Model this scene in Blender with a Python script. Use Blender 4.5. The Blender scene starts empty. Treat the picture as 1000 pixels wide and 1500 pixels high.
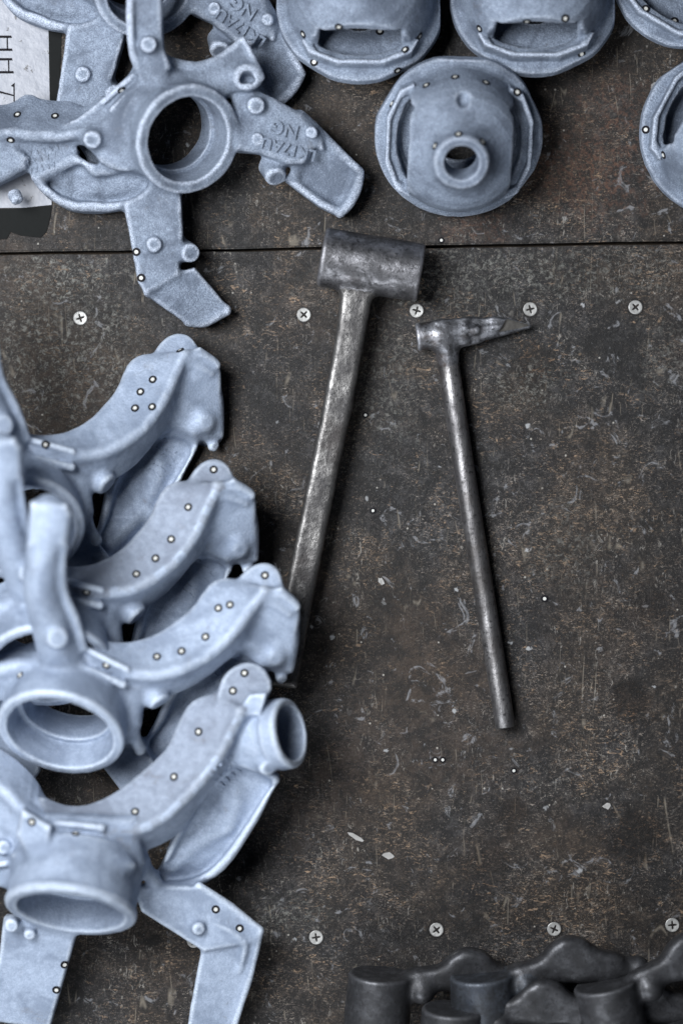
import bpy, bmesh, math, random
import numpy as np
from mathutils import Vector, Matrix, Euler
from mathutils.bvhtree import BVHTree

# ------------------------------------------------------------------ camera, world, lights, exposure
S = 0.0004            # one unit of the drawing below is 0.4 mm
D = 5000.0            # camera height in those units (2 m)
FOCUS_Z = 28.0
SC = bpy.context.scene
C = SC.collection
cam_d = bpy.data.cameras.new("camera")
cam = bpy.data.objects.new("camera", cam_d); C.objects.link(cam)
cam.location = (0, 0, D * S)
cam_d.sensor_width = 36.0; cam_d.lens = 36.0 * D / 1500.0
cam_d.clip_start = 0.05; cam_d.clip_end = 50.0
cam_d.dof.use_dof = True
cam_d.dof.focus_distance = (D - FOCUS_Z) * S
cam_d.dof.aperture_fstop = 1.9
cam_d.dof.aperture_blades = 9
SC.camera = cam

world = bpy.data.worlds.new("World"); SC.world = world
world.use_nodes = True
bg = world.node_tree.nodes["Background"]
bg.inputs["Color"].default_value = (0.62, 0.72, 0.92, 1)
bg.inputs["Strength"].default_value = 0.045

def area_light(name, loc, target, size, size_y, power, col):
    l = bpy.data.lights.new(name, 'AREA'); l.shape = 'RECTANGLE'
    l.size = size; l.size_y = size_y; l.energy = power; l.color = col
    o = bpy.data.objects.new(name, l); C.objects.link(o)
    o.location = loc
    o.rotation_euler = (Vector(target) - Vector(loc)).to_track_quat('-Z', 'Y').to_euler()
    return o
area_light("workshop_lamp", (-0.58, 0.26, 1.1), (-0.06, 0.0, 0), 0.55, 0.6, 28.0, (0.95, 0.97, 1.0))
area_light("window_lamp", (-0.45, -1.5, 1.0), (0, 0, 0), 1.3, 0.8, 20.0, (0.92, 0.955, 1.0))

SC.view_settings.view_transform = 'Standard'
SC.view_settings.look = 'None'
SC.view_settings.exposure = 0.0
SC.view_settings.gamma = 1.0

# ------------------------------------------------------------------ helpers
RNG = np.random.default_rng(7)
random.seed(5)

def p(x, y, z=0.0):
    """a place on the bench: across, down, and height above the bench top"""
    k = (D - z) / D
    return np.array([(x - 500.0) * k, (750.0 - y) * k, z])

def link(o, parent=None):
    C.objects.link(o)
    if parent is not None: o.parent = parent
    return o

def tag(o, label, cat, group=None):
    o["label"] = label; o["category"] = cat
    if group: o["group"] = group
    return o

def empty(name, loc):
    o = bpy.data.objects.new(name, None); C.objects.link(o)
    o.empty_display_size = 0.02
    o.location = loc
    return o

def mesh_obj(name, verts, faces, mat, parent=None, smooth=False):
    me = bpy.data.meshes.new(name)
    me.from_pydata([tuple(v) for v in verts], [], [tuple(f) for f in faces])
    for m in (mat if isinstance(mat, (list, tuple)) else [mat]): me.materials.append(m)
    if smooth: me.polygons.foreach_set("use_smooth", [True] * len(me.polygons))
    me.update()
    o = bpy.data.objects.new(name, me)
    return link(o, parent)

def bm_obj(name, bm, mat, parent=None, smooth=False, scale=S):
    if scale != 1: bmesh.ops.scale(bm, vec=(scale,) * 3, verts=bm.verts)
    bmesh.ops.recalc_face_normals(bm, faces=bm.faces)
    me = bpy.data.meshes.new(name); bm.to_mesh(me); bm.free()
    for m in (mat if isinstance(mat, (list, tuple)) else [mat]): me.materials.append(m)
    if smooth: me.polygons.foreach_set("use_smooth", [True] * len(me.polygons))
    o = bpy.data.objects.new(name, me)
    return link(o, parent)

# ------------------------------------------------------------------ cast shapes: blended solids on a grid, skinned to one smooth surface
def smin(a, b, k):
    if k <= 0: return np.minimum(a, b)
    h = np.clip(0.5 + 0.5 * (b - a) / k, 0, 1)
    return b + (a - b) * h - k * h * (1 - h)

def poly2d(poly, X, Y):
    d = np.full(np.broadcast(X, Y).shape, 1e9, np.float32)
    ins = np.zeros(d.shape, bool)
    n = len(poly)
    for i in range(n):
        ax, ay = poly[i]; bx, by = poly[(i + 1) % n]
        ex, ey = bx - ax, by - ay
        wx, wy = X - ax, Y - ay
        t = np.clip((wx * ex + wy * ey) / (ex * ex + ey * ey + 1e-9), 0, 1)
        d = np.minimum(d, (wx - ex * t) ** 2 + (wy - ey * t) ** 2)
        if abs(ey) > 1e-9:
            ins ^= ((ay > Y) != (by > Y)) & (X < ex * (Y - ay) / ey + ax)
    return np.where(ins, -1, 1) * np.sqrt(d)

def spline(pts, n=5, closed=False):
    P = np.array(pts, float); out = []
    m = len(P)
    for i in range(m if closed else m - 1):
        if closed: a, b, c, e = P[i - 1], P[i], P[(i + 1) % m], P[(i + 2) % m]
        else: a, b, c, e = P[max(i - 1, 0)], P[i], P[i + 1], P[min(i + 2, m - 1)]
        for t in np.arange(n) / n:
            out.append(0.5 * (2 * b + (c - a) * t + (2 * a - 5 * b + 4 * c - e) * t * t + (3 * b - a - 3 * c + e) * t ** 3))
    if not closed: out.append(P[-1])
    return [tuple(q) for q in out]

class Cast:
    def __init__(s, h=2.0, conv=p):
        s.h = h; s.c = conv; s.ops = []; s.tags = []
    def _op(s, f, lo, hi, k, tg, sub):
        if tg not in s.tags: s.tags.append(tg)
        s.ops.append((f, np.array(lo, float), np.array(hi, float), k, s.tags.index(tg), sub))
    def cyl(s, a, b, r1, r2=None, rd=3.0, k=8, tag='body', sub=False):
        a = s.c(*a); b = s.c(*b); r2 = r1 if r2 is None else r2
        L = np.linalg.norm(b - a); u = (b - a) / L
        def f(X, Y, Z):
            wx, wy, wz = X - a[0], Y - a[1], Z - a[2]
            t = wx * u[0] + wy * u[1] + wz * u[2]
            rad = np.sqrt(np.maximum(wx * wx + wy * wy + wz * wz - t * t, 0))
            r = r1 + (r2 - r1) * np.clip(t / L, 0, 1)
            q0 = rad - r + rd; q1 = np.abs(t - L / 2) - L / 2 + rd
            return np.sqrt(np.maximum(q0, 0) ** 2 + np.maximum(q1, 0) ** 2) + np.minimum(np.maximum(q0, q1), 0) - rd
        R = max(r1, r2)
        s._op(f, np.minimum(a, b) - R, np.maximum(a, b) + R, k, tag, sub)
    def tube(s, pts, k=8, tag='body', sub=False, n=4, flat=1.0):
        pts = spline([tuple(s.c(*q[:3])) + (q[3],) for q in pts], n) if n > 1 else [tuple(s.c(*q[:3])) + (q[3],) for q in pts]
        P = np.array(pts)
        def f(X, Y, Z):
            d = None
            for i in range(len(P) - 1):
                a, b = P[i], P[i + 1]; e = b[:3] - a[:3]
                wx, wy, wz = X - a[0], Y - a[1], Z - a[2]
                t = np.clip((wx * e[0] + wy * e[1] + wz * e[2]) / (e @ e + 1e-9), 0, 1)
                q = np.sqrt((wx - e[0] * t) ** 2 + (wy - e[1] * t) ** 2 + (wz - e[2] * t) ** 2) - (a[3] + (b[3] - a[3]) * t)
                d = q if d is None else np.minimum(d, q)
            return d
        R = P[:, 3].max()
        s._op(f, P[:, :3].min(0) - R, P[:, :3].max(0) + R, k, tag, sub)
    def slab(s, pts, t, deg=1, rd=4.0, k=8, tag='body', sub=False, smooth=0):
        """a plate: outline with heights (of its mid surface), upright sides, thickness t"""
        if smooth: pts = spline(pts, smooth, True)
        Q = np.array([s.c(*q[:3]) for q in pts])
        def basis(x, y):
            B = [np.ones_like(x), x, y]
            if deg == 2: B += [x * x, x * y, y * y]
            return B
        sc = 100.0
        A = np.stack(basis(Q[:, 0] / sc, Q[:, 1] / sc), 1)
        co = np.linalg.lstsq(A, Q[:, 2], rcond=None)[0]
        g = math.hypot(co[1] / sc, co[2] / sc) if deg == 1 else 0.25
        cs = 1 / math.sqrt(1 + g * g)
        poly = [(q[0], q[1]) for q in Q]
        def f(X, Y, Z):
            pd = poly2d(poly, X, Y)
            B = basis(X / sc + 0 * Y, Y / sc + 0 * X)
            zp = sum(c * b for c, b in zip(co, B))
            q0 = pd + rd; q1 = np.abs(Z - zp) * cs - t / 2 + rd
            return np.sqrt(np.maximum(q0, 0) ** 2 + np.maximum(q1, 0) ** 2) + np.minimum(np.maximum(q0, q1), 0) - rd
        zz = A @ co
        s._op(f, (Q[:, 0].min(), Q[:, 1].min(), zz.min() - t), (Q[:, 0].max(), Q[:, 1].max(), zz.max() + t), k, tag, sub)
    def ribbon(s, A, B, t, k=6, tag='body', sub=False, n=3):
        """a bent plate of thickness t stretched between two edges given point by point"""
        A = spline([tuple(s.c(*q)) for q in A], n); B = spline([tuple(s.c(*q)) for q in B], n)
        A = np.array(A); B = np.array(B); h = t / 2; m = k + 8
        tris = []
        for i in range(len(A) - 1): tris += [(A[i], B[i], A[i + 1]), (B[i], B[i + 1], A[i + 1])]
        def f(X, Y, Z):
            ax = [X.ravel(), Y.ravel(), Z.ravel()]
            d = np.full((len(ax[0]), len(ax[1]), len(ax[2])), 40.0, np.float32)
            for tr in tris:
                T = np.stack(tr); lo = T.min(0) - h - m; hi = T.max(0) + h + m
                sl = tuple(slice(np.searchsorted(ax[i], lo[i]), np.searchsorted(ax[i], hi[i])) for i in range(3))
                x = ax[0][sl[0]][:, None, None]; y = ax[1][sl[1]][None, :, None]; z = ax[2][sl[2]][None, None, :]
                if not (x.size and y.size and z.size): continue
                nn = np.cross(T[1] - T[0], T[2] - T[0]); nn = nn / (np.linalg.norm(nn) + 1e-9)
                inside = True; ed = None
                for a_, b_ in ((T[0], T[1]), (T[1], T[2]), (T[2], T[0])):
                    e = b_ - a_; wx, wy, wz = x - a_[0], y - a_[1], z - a_[2]
                    u = np.clip((wx * e[0] + wy * e[1] + wz * e[2]) / (e @ e + 1e-9), 0, 1)
                    q = (wx - e[0] * u) ** 2 + (wy - e[1] * u) ** 2 + (wz - e[2] * u) ** 2
                    ed = q if ed is None else np.minimum(ed, q)
                    c = np.cross(nn, e)
                    inside = inside & ((wx * c[0] + wy * c[1] + wz * c[2]) >= 0)
                pl = ((x - T[0][0]) * nn[0] + (y - T[0][1]) * nn[1] + (z - T[0][2]) * nn[2]) ** 2
                d[sl] = np.minimum(d[sl], np.sqrt(np.where(inside, pl, ed)))
            return d - h
        P = np.concatenate([A, B])
        s._op(f, P.min(0) - h, P.max(0) + h, k, tag, sub)
    def dish(s, pts, shrink, lift, t=40, k=10, tag='body', smooth=3):
        """press a hollow into a plate whose outline is pts: the outline drawn in by 'shrink', its floor 'lift' above mid plate"""
        Q = np.array(pts, float); c = Q[:, :2].mean(0); out = []
        for q in Q:
            v = q[:2] - c; L = np.hypot(*v); v = v * max(0.15, (L - shrink) / L)
            out.append((c[0] + v[0], c[1] + v[1], q[2] + lift + t / 2))
        s.slab(out, t, 2, 8, k, tag, True, smooth)
    def ell(s, c, r, rot=0.0, k=8, tag='body', sub=False, tilt=0.0):
        c = s.c(*c)
        M = np.array((Matrix.Rotation(-math.radians(rot), 3, 'Z') @ Matrix.Rotation(math.radians(tilt), 3, 'X')).transposed())
        def f(X, Y, Z):
            wx, wy, wz = X - c[0], Y - c[1], Z - c[2]
            q = [(M[i, 0] * wx + M[i, 1] * wy + M[i, 2] * wz) / r[i] for i in range(3)]
            k0 = np.sqrt(q[0] ** 2 + q[1] ** 2 + q[2] ** 2)
            k1 = np.sqrt((q[0] / r[0]) ** 2 + (q[1] / r[1]) ** 2 + (q[2] / r[2]) ** 2) + 1e-6
            return k0 * (k0 - 1) / k1
        R = max(r)
        s._op(f, c - R, c + R, k, tag, sub)
    def revolve(s, prof, k=4, tag='body', sub=False, rd=0.0):
        prof = list(prof)
        def f(X, Y, Z):
            R = np.sqrt(X * X + Y * Y)
            return poly2d(prof, R + 0 * Z, Z + 0 * R) - rd
        R = max(q[0] for q in prof)
        s._op(f, (-R, -R, min(q[1] for q in prof)), (R, R, max(q[1] for q in prof)), k, tag, sub)

    def build(s, noise=1.0, seed=1, floor=None):
        h = s.h
        adds = [o for o in s.ops if not o[5]]
        lo = np.min([o[1] for o in adds], 0) - 4 * h; hi = np.max([o[2] for o in adds], 0) + 4 * h
        if floor is not None: lo[2] = max(lo[2], floor - 3 * h)
        n = np.ceil((hi - lo) / h).astype(int) + 1
        ax = [(lo[i] + h * np.arange(n[i])).astype(np.float32) for i in range(3)]
        F = np.full(n, 40.0, np.float32); Lb = np.zeros(n, np.int8)
        for f, a, b, k, tg, sub in s.ops:
            m = k + 3 * h
            i0 = np.clip(np.floor((a - m - lo) / h).astype(int), 0, n - 1); i1 = np.clip(np.ceil((b + m - lo) / h).astype(int) + 1, 1, n)
            if np.any(i1 <= i0): continue
            sl = tuple(slice(i0[i], i1[i]) for i in range(3))
            X = ax[0][sl[0]][:, None, None]; Y = ax[1][sl[1]][None, :, None]; Z = ax[2][sl[2]][None, None, :]
            d = f(X, Y, Z).astype(np.float32)
            cur = F[sl]
            if sub:
                ch = (-d > cur)
                Lb[sl][ch & (np.abs(d) < 3 * h)] = tg
                F[sl] = -smin(-cur, d, k)
            else:
                Lb[sl][d < cur] = tg
                F[sl] = smin(cur, d, k)
        if floor is not None:
            F = np.maximum(F, floor - ax[2][None, None, :])
        if noise:
            rg = np.random.default_rng(seed)
            for cell, amp in ((30.0, 0.55 * noise), (9.0, 0.28 * noise)):
                m = np.ceil(n * h / cell).astype(int) + 2
                N = rg.normal(size=m).astype(np.float32)
                for axn in range(3):
                    t = np.arange(n[axn]) * h / cell; i = t.astype(int); fr = (t - i).astype(np.float32)
                    fr = fr * fr * (3 - 2 * fr)
                    shp = [1, 1, 1]; shp[axn] = -1; fr = fr.reshape(shp)
                    N = np.take(N, i, axn) * (1 - fr) + np.take(N, i + 1, axn) * fr
                F += amp * N
        F[0] = F[-1] = 9; F[:, 0] = F[:, -1] = 9; F[:, :, 0] = F[:, :, -1] = 9
        V, Q, cells = surface_nets(F)
        # convexity of the surface: where shot-blasting polishes the edges
        G = np.clip(F, -9, 9); r = max(2, int(round(6 / h)))
        for axn in range(3):
            cs = np.cumsum(np.concatenate([np.zeros_like(np.take(G, [0], axn)), G], axn), axn, dtype=np.float32)
            i = np.arange(G.shape[axn]); a = np.clip(i - r, 0, None); b = np.clip(i + r + 1, None, G.shape[axn])
            shp = [1, 1, 1]; shp[axn] = -1
            G = (np.take(cs, b, axn) - np.take(cs, a, axn)) / (b - a).reshape(shp)
        ci = cells
        wear = G[ci[:, 0], ci[:, 1], ci[:, 2]] * 0.5 + G[ci[:, 0] + 1, ci[:, 1] + 1, ci[:, 2] + 1] * 0.5
        F0 = np.clip((F[ci[:, 0], ci[:, 1], ci[:, 2]] + F[ci[:, 0] + 1, ci[:, 1] + 1, ci[:, 2] + 1]) * 0.5, -3, 3)
        wear = wear - F0
        lab = Lb[ci[:, 0], ci[:, 1], ci[:, 2]]
        return V * h + lo, Q, wear, lab, s.tags

def surface_nets(F):
    n = F.shape
    neg = F < 0
    cnt = np.zeros(tuple(k - 1 for k in n), np.int8)
    off = [(i, j, k) for i in (0, 1) for j in (0, 1) for k in (0, 1)]
    def cell(A, o): return A[o[0]:n[0] - 1 + o[0], o[1]:n[1] - 1 + o[1], o[2]:n[2] - 1 + o[2]]
    for o in off: cnt += cell(neg, o)
    act = (cnt > 0) & (cnt < 8)
    idx = np.argwhere(act)
    num = np.full(act.shape, -1, np.int32); num[act] = np.arange(len(idx))
    val = {o: F[idx[:, 0] + o[0], idx[:, 1] + o[1], idx[:, 2] + o[2]] for o in off}
    acc = np.zeros((len(idx), 3), np.float64); c = np.zeros(len(idx))
    for o in off:
        for a in range(3):
            if o[a]: continue
            q = list(o); q[a] = 1; q = tuple(q)
            f0, f1 = val[o], val[q]
            m = (f0 < 0) != (f1 < 0)
            t = np.where(m, f0 / np.where(m, f0 - f1, 1), 0)
            pt = np.zeros((len(idx), 3)); pt[:] = o; pt[:, a] = t
            acc[m] += pt[m]; c[m] += 1
    V = idx + acc / c[:, None]
    quads = []
    for a in range(3):
        b, d = (a + 1) % 3, (a + 2) % 3
        s0 = [slice(None)] * 3; s1 = [slice(None)] * 3
        s0[a] = slice(0, n[a] - 1); s1[a] = slice(1, n[a])
        A, B = neg[tuple(s0)], neg[tuple(s1)]
        e = np.argwhere(A != B)
        e = e[(e[:, b] > 0) & (e[:, d] > 0) & (e[:, b] < n[b] - 1) & (e[:, d] < n[d] - 1)]
        ins = A[e[:, 0], e[:, 1], e[:, 2]]
        def g(db, dd):
            q = e.copy(); q[:, b] += db; q[:, d] += dd
            return num[q[:, 0], q[:, 1], q[:, 2]]
        qd = np.stack([g(-1, -1), g(0, -1), g(0, 0), g(-1, 0)], 1)
        qd[~ins] = qd[~ins][:, ::-1]
        quads.append(qd)
    return V, np.concatenate(quads), idx

def relax(V, Q, it=1, f=0.5):
    n = len(V)
    for _ in range(it):
        acc = np.zeros_like(V); c = np.zeros(n)
        for a, b in ((0, 1), (1, 2), (2, 3), (3, 0)):
            np.add.at(acc, Q[:, a], V[Q[:, b]]); np.add.at(c, Q[:, a], 1)
            np.add.at(acc, Q[:, b], V[Q[:, a]]); np.add.at(c, Q[:, b], 1)
        V = V * (1 - f) + f * acc / c[:, None]
    return V

def cast_thing(cast, name, base, mat, noise=1.0, seed=1, floor=None, names=None, it=2):
    """skin the solid, split its surface into named parts under one Empty at 'base'; returns (root, bvh in local metres)"""
    V, Q, wear, lab, tags = cast.build(noise, seed, floor)
    V = relax(V, Q, it)
    Vl = (V - np.array(base)) * S
    e1 = Vl[Q[:, 2]] - Vl[Q[:, 0]]; e2 = Vl[Q[:, 3]] - Vl[Q[:, 1]]
    fn = np.cross(e1, e2); N = np.zeros_like(Vl)
    for j in range(4): np.add.at(N, Q[:, j], fn)
    N /= np.linalg.norm(N, axis=1)[:, None] + 1e-12
    root = empty(name, Vector(np.array(base) * S))
    fl = lab[Q[:, 0]]
    for ti, tg in enumerate(tags):
        fq = Q[fl == ti]
        if len(fq) < 12: continue
        u, inv = np.unique(fq, return_inverse=True); inv = inv.reshape(-1, 4)
        me = bpy.data.meshes.new(tg)
        me.vertices.add(len(u)); me.vertices.foreach_set("co", Vl[u].astype(np.float32).ravel())
        me.loops.add(inv.size); me.loops.foreach_set("vertex_index", inv.astype(np.int32).ravel())
        me.polygons.add(len(inv)); me.polygons.foreach_set("loop_start", np.arange(0, inv.size, 4, dtype=np.int32))
        me.update(calc_edges=True); me.validate()
        me.polygons.foreach_set("use_smooth", [True] * len(me.polygons))
        at = me.attributes.new("wear", 'FLOAT', 'POINT'); at.data.foreach_set("value", wear[u].astype(np.float32))
        me.normals_split_custom_set_from_vertices([tuple(q) for q in N[u]])
        me.materials.append(mat)
        link(bpy.data.objects.new(tg.split('#')[0], me), root)
    bvh = BVHTree.FromPolygons([tuple(v) for v in Vl], [tuple(q) for q in Q])
    return root, bvh

def copy_thing(root, name_keep=('',)):
    c = root.copy(); C.objects.link(c)
    for ch in root.children:
        if ch.get("own"): continue
        d = ch.copy(); C.objects.link(d); d.parent = c
    return c

def hit(root, bvh, x, y):
    """where the line of sight through (x, y) of the drawing meets a casting (local coordinates)"""
    M = Matrix.LocRotScale(root.location, root.rotation_euler, None).inverted()
    o = M @ Vector((0, 0, D * S)); t = M @ Vector(p(x, y, 0) * S)
    loc, nor, i, dist = bvh.ray_cast(o, (t - o).normalized())
    return loc, nor

# ------------------------------------------------------------------ materials
def nt(name):
    m = bpy.data.materials.new(name); m.use_nodes = True
    t = m.node_tree; b = t.nodes["Principled BSDF"]
    return m, t, b
def nd(t, typ, **kw):
    n = t.nodes.new(typ)
    for k, v in kw.items():
        if k in n.inputs: n.inputs[k].default_value = v
        else: setattr(n, k, v)
    return n
def noise(t, vec, scale, detail=4, rough=0.55, dist=0.0):
    n = nd(t, 'ShaderNodeTexNoise', Scale=scale, Detail=detail, Roughness=rough, Distortion=dist)
    t.links.new(vec, n.inputs['Vector']); return n.outputs['Fac']
def rmp(t, fac, a, b, lo=0.0, hi=1.0, smooth=True):
    n = nd(t, 'ShaderNodeMapRange'); n.interpolation_type = 'SMOOTHSTEP' if smooth else 'LINEAR'
    t.links.new(fac, n.inputs[0]); n.inputs[1].default_value = a; n.inputs[2].default_value = b
    n.inputs[3].default_value = lo; n.inputs[4].default_value = hi; return n.outputs[0]
def mth(t, op, a, b=None):
    n = nd(t, 'ShaderNodeMath', operation=op)
    for i, v in enumerate((a, b)):
        if v is None: continue
        if isinstance(v, (int, float)): n.inputs[i].default_value = v
        else: t.links.new(v, n.inputs[i])
    return n.outputs[0]
def mix(t, fac, a, b, mode='MIX'):
    n = nd(t, 'ShaderNodeMix', data_type='RGBA', blend_type=mode)
    for i, v in ((0, fac), (6, a), (7, b)):
        if isinstance(v, (int, float)): n.inputs[i].default_value = v
        elif isinstance(v, tuple): n.inputs[i].default_value = v if len(v) == 4 else v + (1,)
        else: t.links.new(v, n.inputs[i])
    return n.outputs[2]
def bump(t, b, h, dist, strength=1.0, prev=None):
    n = nd(t, 'ShaderNodeBump', Distance=dist, Strength=strength)
    t.links.new(h, n.inputs['Height'])
    if prev is not None: t.links.new(prev, n.inputs['Normal'])
    t.links.new(n.outputs[0], b.inputs['Normal']); return n.outputs[0]
def coords(t, scale=(1, 1, 1), rot=(0, 0, 0), kind='Object', loc=(0, 0, 0)):
    c = nd(t, 'ShaderNodeTexCoord'); m = nd(t, 'ShaderNodeMapping')
    m.inputs['Scale'].default_value = scale; m.inputs['Rotation'].default_value = rot; m.inputs['Location'].default_value = loc
    if kind == 'World':
        g = nd(t, 'ShaderNodeNewGeometry'); t.links.new(g.outputs['Position'], m.inputs[0])
    else: t.links.new(c.outputs[kind], m.inputs[0])
    return m.outputs[0]

def mat_casting(name, base=(0.265, 0.318, 0.405), dark=(0.112, 0.138, 0.186), light=(0.58, 0.65, 0.77), grain=1.0):
    m, t, b = nt(name)
    v = coords(t, kind='World')
    big = noise(t, v, 38, 5, 0.6, 0.4); fine = noise(t, v, 1500, 3, 0.7); mid = noise(t, v, 260, 4, 0.65)
    col = mix(t, rmp(t, big, 0.36, 0.56), dark, base)
    col = mix(t, rmp(t, mid, 0.35, 0.7, 0, 0.35), col, dark)
    stn = mth(t, 'MULTIPLY', rmp(t, noise(t, v, 55, 6, 0.7, 1.2), 0.58, 0.70), rmp(t, mid, 0.35, 0.6, 0.2, 0.55))
    col = mix(t, stn, col, tuple(c * k for c, k in zip(dark, (0.95, 0.80, 0.66))))
    at = nd(t, 'ShaderNodeAttribute', attribute_name='wear')
    e = mth(t, 'MULTIPLY', rmp(t, at.outputs['Fac'], 0.25, 1.7), rmp(t, mid, 0.25, 0.6, 0.55, 1.0))
    col = mix(t, e, col, light)
    col = mix(t, rmp(t, fine, 0.56, 0.40, 0.0, 0.75 * grain), col, dark)
    col = mix(t, rmp(t, fine, 0.56, 0.68, 0.0, 0.25 * grain), col, light)
    sp = noise(t, v, 700, 2, 0.5)
    col = mix(t, rmp(t, sp, 0.70, 0.76, 0, 0.35 * grain), col, (0.08, 0.09, 0.11))
    t.links.new(col, b.inputs['Base Color'])
    b.inputs['Metallic'].default_value = 0.35
    t.links.new(rmp(t, mid, 0.3, 0.7, 0.58, 0.76), b.inputs['Roughness'])
    hgt = mth(t, 'ADD', mth(t, 'MULTIPLY', fine, 0.6), mth(t, 'MULTIPLY', sp, 0.8))
    bump(t, b, hgt, 0.0010, 0.7 * grain)
    return m

def mat_steel(name, base=(0.10, 0.10, 0.105), bright=(0.34, 0.34, 0.36), rust=(0.075, 0.052, 0.04), rough=(0.42, 0.62), metallic=0.8, grain=(1, 1, 1), pit=1.0, rot=0.0):
    m, t, b = nt(name)
    v = coords(t, kind='World'); vg = coords(t, grain, (0, 0, rot), kind='World')
    n1 = noise(t, vg, 120, 5, 0.65, 0.3); n2 = noise(t, v, 420, 4, 0.7); n3 = noise(t, vg, 900, 3, 0.6); n0 = noise(t, v, 35, 4, 0.6)
    col = mix(t, rmp(t, n1, 0.42, 0.66), base, bright)
    col = mix(t, rmp(t, n2, 0.52, 0.66, 0, 0.8), col, (0.028, 0.028, 0.03))
    col = mix(t, rmp(t, n0, 0.5, 0.68, 0, 0.6), col, rust)
    at = nd(t, 'ShaderNodeAttribute', attribute_name='wear')
    col = mix(t, mth(t, 'MULTIPLY', rmp(t, at.outputs['Fac'], 0.5, 2.2), rmp(t, n2, 0.35, 0.55, 0.35, 0.9)), col, tuple(min(0.8, c * 1.5) for c in bright))
    t.links.new(col, b.inputs['Base Color'])
    b.inputs['Metallic'].default_value = metallic
    t.links.new(rmp(t, n1, 0.3, 0.7, rough[1], rough[0]), b.inputs['Roughness'])
    hgt = mth(t, 'ADD', mth(t, 'MULTIPLY', n2, 0.9 * pit), mth(t, 'MULTIPLY', n3, 0.4))
    bump(t, b, hgt, 0.0009, 0.35)
    return m

def mat_plain(name, col, rough=0.5, metallic=0.0, var=0.15, scale=300):
    m, t, b = nt(name)
    v = coords(t); n = noise(t, v, scale, 4, 0.6)
    d = tuple(c * (1 - var) for c in col); l = tuple(min(1, c * (1 + var)) for c in col)
    t.links.new(mix(t, n, d, l), b.inputs['Base Color'])
    b.inputs['Roughness'].default_value = rough; b.inputs['Metallic'].default_value = metallic
    bump(t, b, n, 0.0003, 0.3)
    return m

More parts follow.
